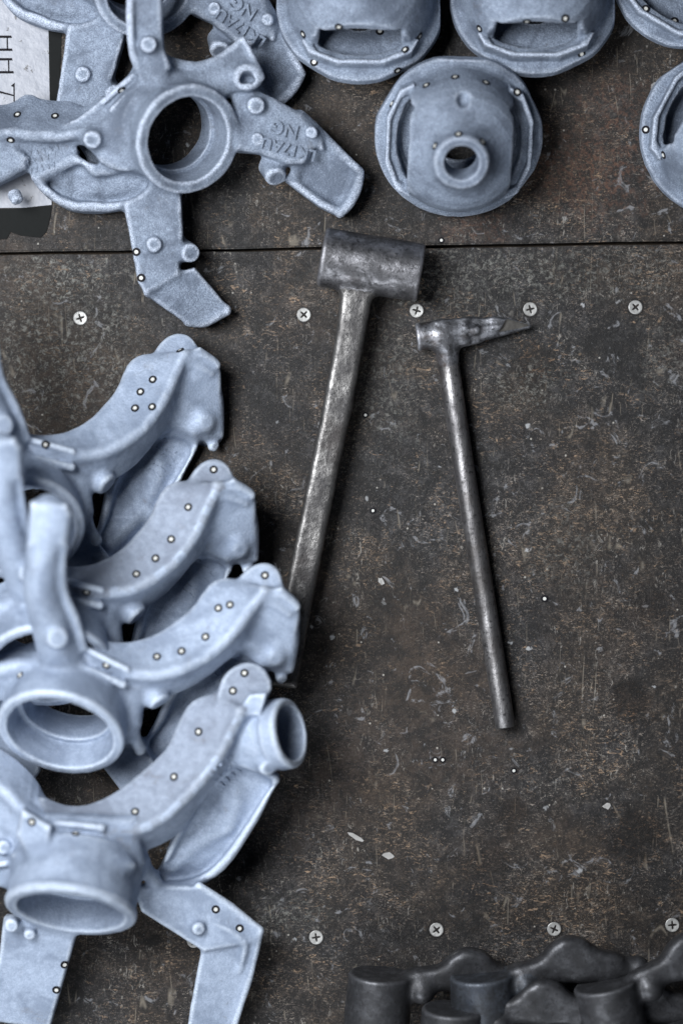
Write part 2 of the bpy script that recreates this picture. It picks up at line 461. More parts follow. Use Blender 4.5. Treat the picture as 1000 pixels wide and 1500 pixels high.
SCREWS = ((118, 466), (445, 461), (610, 455), (776, 453), (930, 450), (284, 1378), (463, 1373), (639, 1362), (811, 1361), (984, 1355))
def mat_bench():
    m, t, b = nt("worn_bench_film")
    U = 1.0 / S
    v = coords(t)                                                   # metres
    vx = coords(t, (1, 2.2, 1), (0, 0, 0.02)); vy = coords(t, (2.4, 1, 1), (0, 0, -0.015)); vd = coords(t, (1, 3.0, 1), (0, 0, 0.75)); ve = coords(t, (1, 3.0, 1), (0, 0, -0.9))
    tan = noise(t, v, 11, 4, 0.6, 0.6); area = noise(t, v, 26, 5, 0.65, 0.8)
    gx = noise(t, vx, 300, 7, 0.75, 0.25); gy = noise(t, vy, 230, 7, 0.75, 0.25); fi = noise(t, v, 820, 4, 0.75)
    md = noise(t, v, 95, 8, 0.78, 0.5)
    # dark film, browner in places, with broken greyer skin
    base = mix(t, rmp(t, tan, 0.42, 0.62), (0.0105, 0.0105, 0.0115), (0.019, 0.0155, 0.013))
    base = mix(t, mth(t, 'MULTIPLY', rmp(t, md, 0.47, 0.60), rmp(t, fi, 0.36, 0.60, 0.25, 1.0)), base, mix(t, rmp(t, tan, 0.40, 0.60), (0.052, 0.052, 0.054), (0.062, 0.051, 0.042)))
    # grain pulled across and along
    base = mix(t, mth(t, 'MULTIPLY', rmp(t, gx, 0.55, 0.60), rmp(t, area, 0.38, 0.62, 0.25, 1.0)), base, mix(t, rmp(t, tan, 0.4, 0.6), (0.135, 0.132, 0.126), (0.18, 0.138, 0.10)))
    base = mix(t, rmp(t, gy, 0.54, 0.61, 0, 0.9), base, (0.0075, 0.007, 0.007))
    base = mix(t, rmp(t, fi, 0.60, 0.65, 0, 0.85), base, (0.24, 0.21, 0.175))
    base = mix(t, rmp(t, fi, 0.41, 0.34, 0, 0.8), base, (0.008, 0.0075, 0.0075))
    # exposed wood flecks
    fl = mth(t, 'MULTIPLY', rmp(t, noise(t, vx, 170, 7, 0.78, 1.6), 0.575, 0.62), rmp(t, area, 0.44, 0.58))
    base = mix(t, mth(t, 'MULTIPLY', fl, 0.8), base, mix(t, fi, (0.22, 0.115, 0.06), (0.62, 0.48, 0.33)))
    fl2 = mth(t, 'MULTIPLY', rmp(t, noise(t, vy, 160, 7, 0.78, 1.2), 0.585, 0.62), rmp(t, noise(t, v, 17, 4, 0.6, 0.5), 0.48, 0.60))
    base = mix(t, mth(t, 'MULTIPLY', fl2, 0.85), base, (0.36, 0.345, 0.31))
    area2 = noise(t, v, 33, 5, 0.65, 0.8)
    for vv, th in ((vd, 0.60), (ve, 0.605)):
        f = mth(t, 'MULTIPLY', rmp(t, noise(t, vv, 240, 5, 0.72, 1.8), th, th + 0.035), rmp(t, area2, 0.47, 0.60))
        base = mix(t, mth(t, 'MULTIPLY', f, 0.75), base, mix(t, tan, (0.38, 0.38, 0.37), (0.42, 0.32, 0.22)))
    dk = mth(t, 'MULTIPLY', rmp(t, noise(t, v, 120, 8, 0.78, 1.0), 0.51, 0.58), rmp(t, area, 0.66, 0.42))
    base = mix(t, mth(t, 'MULTIPLY', dk, 0.8), base, (0.0085, 0.008, 0.008))
    big = noise(t, v, 7.5, 6, 0.62, 0.7)
    base = mix(t, rmp(t, big, 0.44, 0.62, 0.0, 0.55), base, mix(t, 0.8, base, (0.008, 0.0075, 0.0075)))
    warm = mth(t, 'MULTIPLY', rmp(t, noise(t, v, 5.5, 5, 0.6, 0.8), 0.48, 0.64), rmp(t, md, 0.42, 0.58, 0.2, 1.0))
    base = mix(t, mth(t, 'MULTIPLY', warm, 0.5), base, mix(t, fi, (0.022, 0.015, 0.011), (0.115, 0.082, 0.058)))
    base = mix(t, 1.0, base, (0.78, 0.765, 0.77), 'MULTIPLY')
    # thin scratches
    ws = noise(t, v, 30, 3, 0.5)
    def scratch(scale, rot, thr, maskscale, off):
        vv = coords(t, (1, 0.10, 1), (0, 0, rot), loc=(off, off * 0.7, 0))
        n = nd(t, 'ShaderNodeTexNoise', Scale=scale, Detail=1.5, Roughness=0.4, Distortion=0.25); t.links.new(vv, n.inputs['Vector'])
        a = mth(t, 'ABSOLUTE', mth(t, 'SUBTRACT', n.outputs['Fac'], 0.5))
        return mth(t, 'MULTIPLY', rmp(t, a, thr, 0.0), rmp(t, noise(t, v, maskscale, 3, 0.6), 0.56, 0.66))
    sc = None
    for q in ((38, 0.9, 0.006, 40, 1.0), (44, -0.6, 0.006, 52, 4.0), (30, 0.15, 0.005, 45, 7.0), (34, 1.5, 0.005, 38, 9.0), (30, 2.3, 0.005, 47, 12.0)):
        s_ = scratch(*q); sc = s_ if sc is None else mth(t, 'MAXIMUM', sc, s_)
    base = mix(t, mth(t, 'MULTIPLY', sc, 0.55), base, (0.20, 0.175, 0.14))
    # grey scuffs and paint specks
    sm = noise(t, v, 60, 5, 0.7, 1.5)
    base = mix(t, mth(t, 'MULTIPLY', rmp(t, sm, 0.60, 0.68), 0.55), base, (0.24, 0.245, 0.26))
    vo = nd(t, 'ShaderNodeTexVoronoi', Scale=95.0, Randomness=1.0); t.links.new(mixv(t, v, sm), vo.inputs['Vector'])
    sep = nd(t, 'ShaderNodeSeparateColor'); t.links.new(vo.outputs['Color'], sep.inputs[0])
    spk = mth(t, 'MULTIPLY', rmp(t, vo.outputs['Distance'], 0.17, 0.10), rmp(t, sep.outputs[0], 0.90, 0.93))
    base = mix(t, mth(t, 'MULTIPLY', spk, 0.8), base, (0.33, 0.34, 0.35))
    vo2 = nd(t, 'ShaderNodeTexVoronoi', Scale=210.0); t.links.new(v, vo2.inputs['Vector'])
    sep2 = nd(t, 'ShaderNodeSeparateColor'); t.links.new(vo2.outputs['Color'], sep2.inputs[0])
    spk2 = mth(t, 'MULTIPLY', rmp(t, vo2.outputs['Distance'], 0.16, 0.08), rmp(t, sep2.outputs[1], 0.93, 0.95))
    base = mix(t, mth(t, 'MULTIPLY', spk2, 0.7), base, (0.42, 0.40, 0.36))
    # placed wear and oil stains (they stay on the bench): x, y, radius, how strong, colour
    def spot(x, y, r, ry=None):
        q = p(x, y) * S
        c = nd(t, 'ShaderNodeMapping'); c.vector_type = 'TEXTURE'
        t.links.new(v, c.inputs[0]); c.inputs['Location'].default_value = (q[0], q[1], 0)
        c.inputs['Scale'].default_value = (r * S, (ry or r) * S, 100)
        ln = nd(t, 'ShaderNodeVectorMath', operation='LENGTH'); t.links.new(c.outputs[0], ln.inputs[0])
        return ln.outputs['Value']
    edge = mth(t, 'MULTIPLY', mth(t, 'SUBTRACT', noise(t, v, 75, 7, 0.75, 1.0), 0.5), 3.6)
    for x, y, r, ry, k in ((748, 1186, 26, 24, .8), (928, 1030, 36, 34, .85), (925, 1222, 44, 46, .85), (712, 1262, 40, 52, .6), (775, 545, 40, 44, .7), (945, 890, 30, 26, .5), (30, 540, 26, 18, .0), (850, 400, 70, 30, .3)):
        if k == 0: continue
        f = mth(t, 'MULTIPLY', rmp(t, mth(t, 'ADD', spot(x, y, r, ry), edge), 1.3, 0.5), k)
        base = mix(t, f, base, mix(t, 1.0, base, (0.36, 0.28, 0.22), 'MULTIPLY'))
    for x, y in SCREWS:
        f = mth(t, 'MULTIPLY', rmp(t, mth(t, 'ADD', spot(x, y, 13.5), mth(t, 'MULTIPLY', edge, 0.25)), 1.15, 0.75), 0.8)
        base = mix(t, f, base, mix(t, 1.0, base, (0.30, 0.27, 0.25), 'MULTIPLY'))
    bl = noise(t, v, 330, 6, 0.8, 0.6)
    for x, y, r, ry, k in ((90, 520, 130, 120, .8), (90, 400, 110, 34, .75), (640, 410, 190, 50, .6), (880, 395, 170, 45, .5), (770, 570, 60, 34, .75), (560, 560, 60, 120, .45), (985, 520, 60, 60, .4), (820, 800, 60, 70, .4), (420, 1340, 70, 30, .6)):
        f = mth(t, 'MULTIPLY', rmp(t, mth(t, 'ADD', spot(x, y, r, ry), edge), 1.25, 0.3), mth(t, 'MULTIPLY', rmp(t, bl, 0.50, 0.62), k))
        base = mix(t, f, base, (0.17, 0.17, 0.155))
    for x, y, r, ry, k in ((860, 250, 90, 80, .7), (700, 330, 60, 30, .5), (900, 150, 60, 50, .4)):
        f = mth(t, 'MULTIPLY', rmp(t, mth(t, 'ADD', spot(x, y, r, ry), edge), 1.25, 0.3), mth(t, 'MULTIPLY', rmp(t, bl, 0.45, 0.6), k))
        base = mix(t, f, base, (0.10, 0.05, 0.032))
    t.links.new(base, b.inputs['Base Color'])
    t.links.new(rmp(t, gx, 0.35, 0.65, 0.44, 0.7), b.inputs['Roughness'])
    b.inputs['Specular IOR Level'].default_value = 0.25
    h = mth(t, 'ADD', mth(t, 'MULTIPLY', gx, 0.5), mth(t, 'ADD', mth(t, 'MULTIPLY', gy, -0.6), mth(t, 'MULTIPLY', fi, 0.5)))
    h = mth(t, 'ADD', h, mth(t, 'MULTIPLY', sc, -0.3))
    bump(t, b, h, 0.0007, 0.6)
    return m
def mixv(t, v, fac):
    n = nd(t, 'ShaderNodeVectorMath', operation='MULTIPLY_ADD')
    t.links.new(fac, n.inputs[0]); n.inputs[1].default_value = (0.012, 0.009, 0); t.links.new(v, n.inputs[2])
    return n.outputs[0]

M_CAST = mat_casting("shot_blasted_iron")
M_PALE = mat_casting("pale_blasted_iron", (0.365, 0.435, 0.555), (0.215, 0.265, 0.355), (0.62, 0.70, 0.81), 0.55)  # smoother, brighter iron for the heap; its stronger light is in the colour
M_SHADED = mat_casting("shaded_blasted_iron", (0.265, 0.31, 0.39), (0.185, 0.215, 0.275), (0.55, 0.62, 0.72), 0.55)  # darker copy of the pale iron: shade from castings above put into colour
M_BENCH = mat_bench()
M_EDGE = mat_plain("plywood_edge", (0.05, 0.035, 0.022), 0.8)
M_BLACK = mat_plain("sticker_black", (0.006, 0.006, 0.008), 0.7)
M_BLACK.node_tree.nodes["Principled BSDF"].inputs["Specular IOR Level"].default_value = 0.15
M_WHITE = mat_plain("sticker_white", (0.56, 0.56, 0.53), 0.5, var=0.05)
M_SCREW = mat_plain("zinc_screw", (0.36, 0.36, 0.35), 0.45, 0.5, 0.5, 700)
M_PIT = mat_plain("screw_recess", (0.02, 0.02, 0.02), 0.8)
M_MALLET = mat_steel("mallet_steel", (0.09, 0.09, 0.096), (0.24, 0.24, 0.256), (0.055, 0.05, 0.05), rough=(0.34, 0.5))
M_MHANDLE = mat_steel("mallet_handle_steel", (0.07, 0.068, 0.068), (0.20, 0.195, 0.19), (0.045, 0.04, 0.038), grain=(1, 0.5, 1), rot=-0.19, pit=1.0, rough=(0.36, 0.58))
M_PICK = mat_steel("pick_head_steel", (0.085, 0.087, 0.095), (0.30, 0.31, 0.34))
M_PHANDLE = mat_steel("pick_handle_steel", (0.11, 0.107, 0.11), (0.30, 0.295, 0.30), (0.07, 0.064, 0.06), grain=(1, 0.25, 1), rot=0.15, pit=0.7, rough=(0.36, 0.56))
M_GROUND = mat_plain("ground_tip", (0.19, 0.18, 0.165), 0.42, 0.75, 0.6, 450)
M_FORGED = mat_steel("dark_forged_steel", (0.040, 0.041, 0.045), (0.085, 0.087, 0.095), (0.036, 0.036, 0.038), (0.40, 0.6), 0.6, pit=0.3)
M_FORGEDB = mat_steel("dark_forged_steel_blue", (0.037, 0.040, 0.046), (0.078, 0.088, 0.105), (0.038, 0.048, 0.068), (0.40, 0.6), 0.6, pit=0.3)
M_TAPE = mat_plain("black_tape", (0.007, 0.008, 0.008), 0.55)
M_TAPE.node_tree.nodes["Principled BSDF"].inputs["Specular IOR Level"].default_value = 0.06
M_CHIP = mat_plain("pale_chip", (0.30, 0.295, 0.285), 0.7, var=0.4)

# ------------------------------------------------------------------ the workbench
bench = empty("workbench", (0, 0, 0))
tag(bench, "dark worn workbench top of two butted boards with scratches and wood flecks", "workbench")
TH = 45.0
def board(name, pts):
    bm = bmesh.new()
    vs = [bm.verts.new(p(x, y, 0)) for x, y in pts]
    f = bm.faces.new(vs)
    if f.normal.z < 0: f.normal_flip()
    r = bmesh.ops.extrude_face_region(bm, geom=[f])
    ev = [v for v in r['geom'] if isinstance(v, bmesh.types.BMVert)]
    bmesh.ops.translate(bm, verts=ev, vec=(0, 0, -TH))
    bm.normal_update()
    bmesh.ops.bevel(bm, geom=[e for e in bm.edges if all(v.co.z > -1 for v in e.verts)], offset=2.2, segments=2, affect='EDGES')
    return bm_obj(name, bm, M_BENCH, bench)
def joint(d, amp):
    out = []; w = 0
    for i in range(96):
        w = 0.75 * w + random.uniform(-amp, amp); x = -450 + 1900 * i / 95
        out.append((x, 369.5 - 0.0167 * x + d + w))
    return out
board_up = board("board", [(-450, -400), (1450, -400)] + joint(0, 0.35)[::-1])
board_low = board("board", joint(4.6, 0.5) + [(1450, 1950), (-450, 1950)])
bm = bmesh.new(); bmesh.ops.create_cube(bm, size=1)
bmesh.ops.scale(bm, vec=(1900, 120, 60), verts=bm.verts); bmesh.ops.translate(bm, vec=(0, 385, -TH - 31), verts=bm.verts)
bm_obj("support_rail", bm, M_EDGE, bench)

def screw(x, y, rot, parent):
    """countersunk cross-head screw let into the board"""
    bm = bmesh.new(); n = 28
    def ring(r, z): return [bm.verts.new((r * math.cos(2 * math.pi * i / n), r * math.sin(2 * math.pi * i / n), z)) for i in range(n)]
    def cross(z, a, w):
        out = []
        for i in range(n):
            th = 2 * math.pi * i / n
            r = w + (a - w) * max(0, abs(math.cos(2 * th))) ** 3
            out.append(bm.verts.new((r * math.cos(th), r * math.sin(th), z)))
        return out
    r0 = ring(10.4, -1.5); r1 = ring(10.2, 0.9); r2 = ring(9.2, 1.5); c0 = cross(1.3, 6.8, 2.3); c1 = cross(-4.5, 5.6, 1.8)
    for a, b in ((r0, r1), (r1, r2), (r2, c0), (c0, c1)):
        for i in range(n):
            f = bm.faces.new((a[i], a[(i + 1) % n], b[(i + 1) % n], b[i]))
            if a is c0: f.material_index = 1
    f = bm.faces.new(c1); f.material_index = 1
    bmesh.ops.rotate(bm, verts=bm.verts, matrix=Matrix.Rotation(rot, 3, 'Z'))
    o = bm_obj("screw", bm, [M_SCREW, M_PIT], parent)
    o.location = Vector(p(x, y, 0.4) * S)
    o.rotation_euler = (random.uniform(-.05, .05), random.uniform(-.05, .05), 0)
    return o
for i, (x, y) in enumerate(SCREWS):
    screw(x, y, 0.3 + 0.5 * i, board_low)

# ------------------------------------------------------------------ round coded stickers
def sticker_mesh():
    bm = bmesh.new(); n = 24
    prev = None
    for r, z in ((6.1, -0.6), (6.0, 0.5), (2.8, 0.6)):
        cur = [bm.verts.new((r * math.cos(2 * math.pi * i / n), r * math.sin(2 * math.pi * i / n), z)) for i in range(n)]
        if prev:
            for i in range(n): bm.faces.new((prev[i], prev[(i + 1) % n], cur[(i + 1) % n], cur[i]))
        prev = cur
    f = bm.faces.new(prev); f.material_index = 1
    bmesh.ops.scale(bm, vec=(S,) * 3, verts=bm.verts)
    me = bpy.data.meshes.new("target_sticker"); bm.to_mesh(me); bm.free()
    me.materials.append(M_BLACK); me.materials.append(M_WHITE)
    return me
STICKER = sticker_mesh()
def stickers(root, bvh, pts, sc=1.0):
    for x, y in pts:
        loc, nor = hit(root, bvh, x, y)
        if loc is None: continue
        o = bpy.data.objects.new("target_sticker", STICKER); link(o, root); o["own"] = True
        o.location = loc + nor * 0.35 * S
        o.rotation_euler = nor.to_track_quat('Z', 'Y').to_euler()
        o.scale = (sc,) * 3

def raised_text(root, bvh, txt, x, y, ang, size, depth=2.2, name="raised_lettering", mat=None):
    """cast letters standing proud of the metal; ang turns the baseline (degrees, clockwise in plan)"""
    loc, nor = hit(root, bvh, x, y)
    if loc is None: return
    cu = bpy.data.curves.new("lettering", 'FONT'); cu.body = txt; cu.size = size * S; cu.extrude = depth * S
    cu.bevel_depth = 0.35 * S; cu.offset = 0.25 * S
    cu.align_x = 'CENTER'; cu.align_y = 'CENTER'; cu.space_character = 1.02
    t = bpy.data.objects.new("lettering", cu); C.objects.link(t)
    dg = bpy.context.evaluated_depsgraph_get()
    me = bpy.data.meshes.new_from_object(t.evaluated_get(dg))
    bpy.data.objects.remove(t)
    me.materials.clear(); me.materials.append(mat or M_CAST)
    o = bpy.data.objects.new(name, me); link(o, root)
    a = -math.radians(ang)
    u = Vector((math.cos(a), math.sin(a), 0)); u = (root.rotation_euler.to_matrix().inverted() @ u)
    u = (u - nor * u.dot(nor)).normalized(); w = nor.cross(u)
    o.matrix_local = Matrix.Translation(loc) @ Matrix((u, w, nor)).transposed().to_4x4()
    return o

def raised_strokes(root, bvh, rows, name="raised_marking"):
    """rows of tiny cast characters too worn to read: (x0,y0,x1,y1,count,height)"""
    bm = bmesh.new()
    for x0, y0, x1, y1, n, hh in rows:
        for i in range(n):
            f = (i + 0.5) / n
            x, y = x0 + (x1 - x0) * f, y0 + (y1 - y0) * f
            loc, nor = hit(root, bvh, x, y)
            if loc is None: continue
            u = Vector((x1 - x0, y0 - y1, 0)).normalized(); u = root.rotation_euler.to_matrix().inverted() @ u
            u = (u - nor * u.dot(nor)).normalized(); w = nor.cross(u)
            for q in range(random.choice((1, 2, 2))):
                g = bmesh.ops.create_cube(bm, size=1)['verts']
                tilt = random.uniform(-.4, .4)
                sx, sy = ((1.5, hh) if q == 0 else (3.6, 1.5))
                for v in g:
                    c = v.co.copy(); a, b_ = c.x * sx * S, c.y * sy * S
                    if q: b_ += random.choice((-.4, 0, .4)) * hh * S * 0.0 + hh * 0.3 * S
                    a += b_ * tilt
                    v.co = loc + u * a + w * b_ + nor * c.z * 3.4 * S
    if not len(bm.verts): bm.free(); return
    return bm_obj(name, bm, root.children[0].data.materials[0], root, scale=1)

# ------------------------------------------------------------------ knuckle casting, lying flat (upper left)
def knuckle_flat():
    k = Cast(2.0)
    # hub ring
    a, b = (243, 186, 58), (277, 205, 128)
    k.cyl(a, b, 79, 80, 5, 4, 'hub_ring')
    k.cyl((250, 190, 72), (262, 198, 100), 96, 86, 10, 14, 'hub_ring')
    # caliper leg going down
    k.slab([(178, 250, 66), (262, 250, 66), (267, 300, 60), (269, 352, 54), (262, 405, 48), (214, 432, 48), (203, 415, 50), (184, 308, 60)], 44, 1, 5, 8, 'caliper_leg#1')
    k.slab([(214, 432, 50), (264, 398, 50), (286, 392, 44), (336, 452, 26), (322, 466, 22), (300, 477, 18), (276, 477, 20)], 32, 1, 5, 10, 'caliper_leg#1')
    k.tube([(276, 472, 34, 5), (300, 474, 33, 5), (320, 462, 36, 7), (331, 455, 36, 8)], 7, 'caliper_leg#1')
    k.cyl((226, 358, 60), (226, 358, 86), 12, 11, 3, 6, 'caliper_leg#1')
    k.cyl((268, 366, 40), (280, 371, 76), 16, 13.5, 3, 9, 'caliper_leg#1')
    # caliper leg going right, with lettering
    k.slab([(340, 140, 78), (376, 134, 74), (405, 147, 70), (442, 168, 66), (472, 200, 62), (478, 232, 58), (448, 244, 58), (420, 243, 62), (380, 226, 70), (345, 222, 74)], 46, 1, 9, 8, 'caliper_leg#2')
    k.slab([(448, 176, 56), (472, 196, 54), (500, 228, 48), (528, 249, 42), (529, 262, 40), (514, 302, 34), (497, 319, 30), (468, 304, 34), (418, 266, 44), (430, 240, 50)], 34, 1, 6, 9, 'caliper_leg#2')
    k.tube([(527, 252, 54, 6), (524, 275, 50, 6.5), (513, 298, 46, 6.5), (499, 313, 42, 6)], 7, 'caliper_leg#2')
    k.tube([(440, 168, 72, 7), (480, 206, 66, 6), (520, 244, 60, 5)], 9, 'caliper_leg#2')
    k.dish([(462, 208, 56), (500, 236, 48), (524, 256, 42), (510, 296, 34), (496, 308, 30), (468, 296, 34), (432, 264, 44), (440, 236, 50)], 9, 9, tag='caliper_leg#2')
    k.cyl((374, 153, 80), (375, 155, 112), 14, 12, 3, 8, 'caliper_leg#2')
    k.cyl((456, 194, 70), (456, 194, 92), 9.5, 8.5, 2.5, 5, 'caliper_leg#2')
    k.cyl((396, 240, 50), (405, 261, 72), 20, 15, 3, 10, 'caliper_leg#2')
    k.cyl((377, 204, 84), (377, 204, 98), 9.5, 9, 1.5, 3, 'caliper_leg#2')
    # upper right lobe with its pocket
    k.tube([(296, 128, 92, 30), (330, 112, 98, 24), (360, 108, 102, 18)], 14, 'steering_lug')
    k.slab([(240, 96, 92), (290, 99, 96), (320, 87, 100), (345, 68, 104), (358, 55, 106), (368, 80, 106), (384, 112, 104), (380, 124, 102), (350, 130, 98), (300, 150, 94), (250, 150, 92)], 24, 1, 5, 9, 'steering_lug')
    k.tube([(357, 57, 116, 4), (370, 84, 116, 4.5), (383, 113, 114, 4.5)], 5, 'steering_lug')
    k.tube([(245, 90, 104, 8), (285, 98, 106, 7), (318, 88, 108, 6), (352, 62, 112, 5)], 8, 'steering_lug')
    k.cyl((358, 112, 92), (362, 113, 124), 21, 18, 5, 9, 'steering_lug')
    k.tube([(362, 116, 110, 8), (362, 112, 130, 10)], 3, 'steering_lug', True, 1)
    k.tube([(356, 118, 112, 5), (356, 118, 130, 5.5)], 3, 'steering_lug', True, 1)
    k.tube([(369, 117, 112, 5), (369, 117, 130, 5.5)], 3, 'steering_lug', True, 1)
    # arm rising up the bench
    k.slab([(186, -60, 166), (238, -60, 166), (238, 10, 158), (240, 70, 142), (252, 100, 122), (240, 130, 108), (205, 122, 112), (196, 90, 128), (190, 45, 148), (188, 0, 158)], 40, 1, 7, 12, 'upper_arm')
    k.tube([(193, -60, 180, 6), (191, 30, 168, 6), (196, 75, 150, 6), (208, 112, 128, 5)], 6, 'upper_arm')
    k.cyl((217, 66, 140), (218, 65, 176), 13, 11.5, 3, 6, 'upper_arm')
    # left flank, slot ridges
    k.slab([(205, 95, 100), (235, 130, 104), (205, 210, 100), (190, 262, 90), (150, 240, 84), (120, 205, 86), (118, 178, 88), (152, 148, 94)], 44, 1, 8, 14, 'crescent_flange')
    k.tube([(203, 106, 127, 5.5), (178, 126, 124, 5), (152, 149, 118, 5)], 3, 'crescent_flange')
    k.tube([(211, 119, 128, 5), (188, 139, 126, 5), (165, 161, 120, 5)], 3, 'crescent_flange')
    k.tube([(152, 149, 112, 4), (126, 170, 106, 4), (98, 186, 100, 3.5)], 5, 'crescent_flange')
    k.cyl((140, 196, 80), (135, 205, 132), 17, 12.5, 3, 10, 'crescent_flange')
    k.tube([(178, 190, 110, 12), (150, 200, 110, 11), (137, 204, 108, 10)], 14, 'crescent_flange')
    # crescent flange running left
    k.ribbon([(150, 150, 92), (126, 166, 76), (100, 158, 62), (86, 157, 58), (58, 153, 56), (40, 147, 54), (14, 161, 52), (-60, 166, 50), (-120, 150, 46)],
             [(168, 176, 112), (140, 190, 108), (106, 196, 102), (84, 198, 98), (58, 197, 94), (40, 196, 92), (14, 194, 88), (-60, 204, 80), (-120, 200, 74)], 18, 8, 'crescent_flange')
    k.ribbon([(140, 190, 104), (106, 196, 100), (84, 199, 96), (58, 198, 92), (30, 198, 88), (-20, 202, 80), (-100, 206, 70)],
             [(132, 206, 92), (108, 206, 84), (84, 208, 78), (58, 210, 74), (30, 212, 70), (-20, 218, 60), (-100, 226, 52)], 14, 7, 'crescent_flange')
    # tip block and rough lettering bed
    k.slab([(-110, 190, 52), (-20, 205, 60), (24, 215, 66), (46, 232, 64), (42, 250, 58), (20, 262, 54), (-10, 278, 48), (-110, 280, 44)], 56, 1, 12, 12, 'end_block')
    k.slab([(14, 208, 64), (108, 204, 72), (116, 222, 70), (80, 250, 62), (48, 262, 56), (34, 236, 60)], 26, 1, 5, 9, 'end_block')
    k.cyl((20, 282, 38), (27, 296, 48), 11, 9, 3, 8, 'end_block')
    # leaf-shaped lower arm
    lf = [(50, 262, 52), (66, 286, 46), (98, 306, 42), (134, 312, 44), (172, 309, 50), (214, 294, 60), (236, 262, 72), (200, 246, 74), (170, 248, 70), (132, 240, 66), (108, 226, 66), (78, 244, 58)]
    k.slab(lf, 40, 2, 8, 10, 'lower_arm', smooth=3)
    k.dish(lf, 17, -2, tag='lower_arm')
    k.tube([(122, 287, 42, 8), (142, 276, 46, 10), (176, 268, 54, 9)], 16, 'lower_arm')
    k.tube([(72, 250, 60, 9), (92, 262, 52, 12), (104, 286, 44, 8)], 14, 'lower_arm')
    k.tube([(112, 228, 96, 2.6), (130, 242, 92, 3.4), (165, 249, 92, 3.2), (180, 262, 92, 3)], 3, 'lower_arm', True)
    k.tube([(112, 228, 60, 3), (130, 242, 60, 4), (165, 249, 60, 4), (178, 258, 60, 3)], 3, 'lower_arm', True)
    # the bore, last
    k.cyl((236, 182, 42), (245, 187, 62), 54, 54, 1, 2, 'hub_bore', True)
    k.cyl((241, 185, 54), (262, 196.5, 98), 55, 56, 1, 3, 'hub_bore', True)
    k.cyl((257, 194, 88), (284, 209, 144), 61, 62, 1, 3, 'hub_bore', True)
    return k
KA, bvhA = cast_thing(knuckle_flat(), "knuckle_casting", p(277, 205, 0), M_CAST, 0.9, 3, floor=2)
GK = "knuckle castings lying on the left of the bench"
tag(KA, "flat-lying knuckle casting whose round bore frames bare bench, lettered leg pointing right", "casting", GK)
raised_text(KA, bvhA, "LK17AU", 422, 218, 194, 23, 3.8)
raised_text(KA, bvhA, "NG", 416, 189, 194, 27, 3.8)
raised_strokes(KA, bvhA, [(30, 228, 90, 214, 6, 7), (36, 240, 96, 222, 6, 7), (42, 252, 84, 240, 5, 8)])
KB = copy_thing(KA); 
KB.location = Vector(p(223, -18, 0) * S) + Vector((0, 0, -14 * S)); KB.rotation_euler = (0, 0, -math.radians(19))
tag(KB, "knuckle casting cut by the top edge, lying beneath the flat one with the clear bore", "casting", GK)
stickers(KA, bvhA, [(178, 132), (26, 168), (81, 170), (16, 205), (53, 291), (200, 369), (207, 407)])

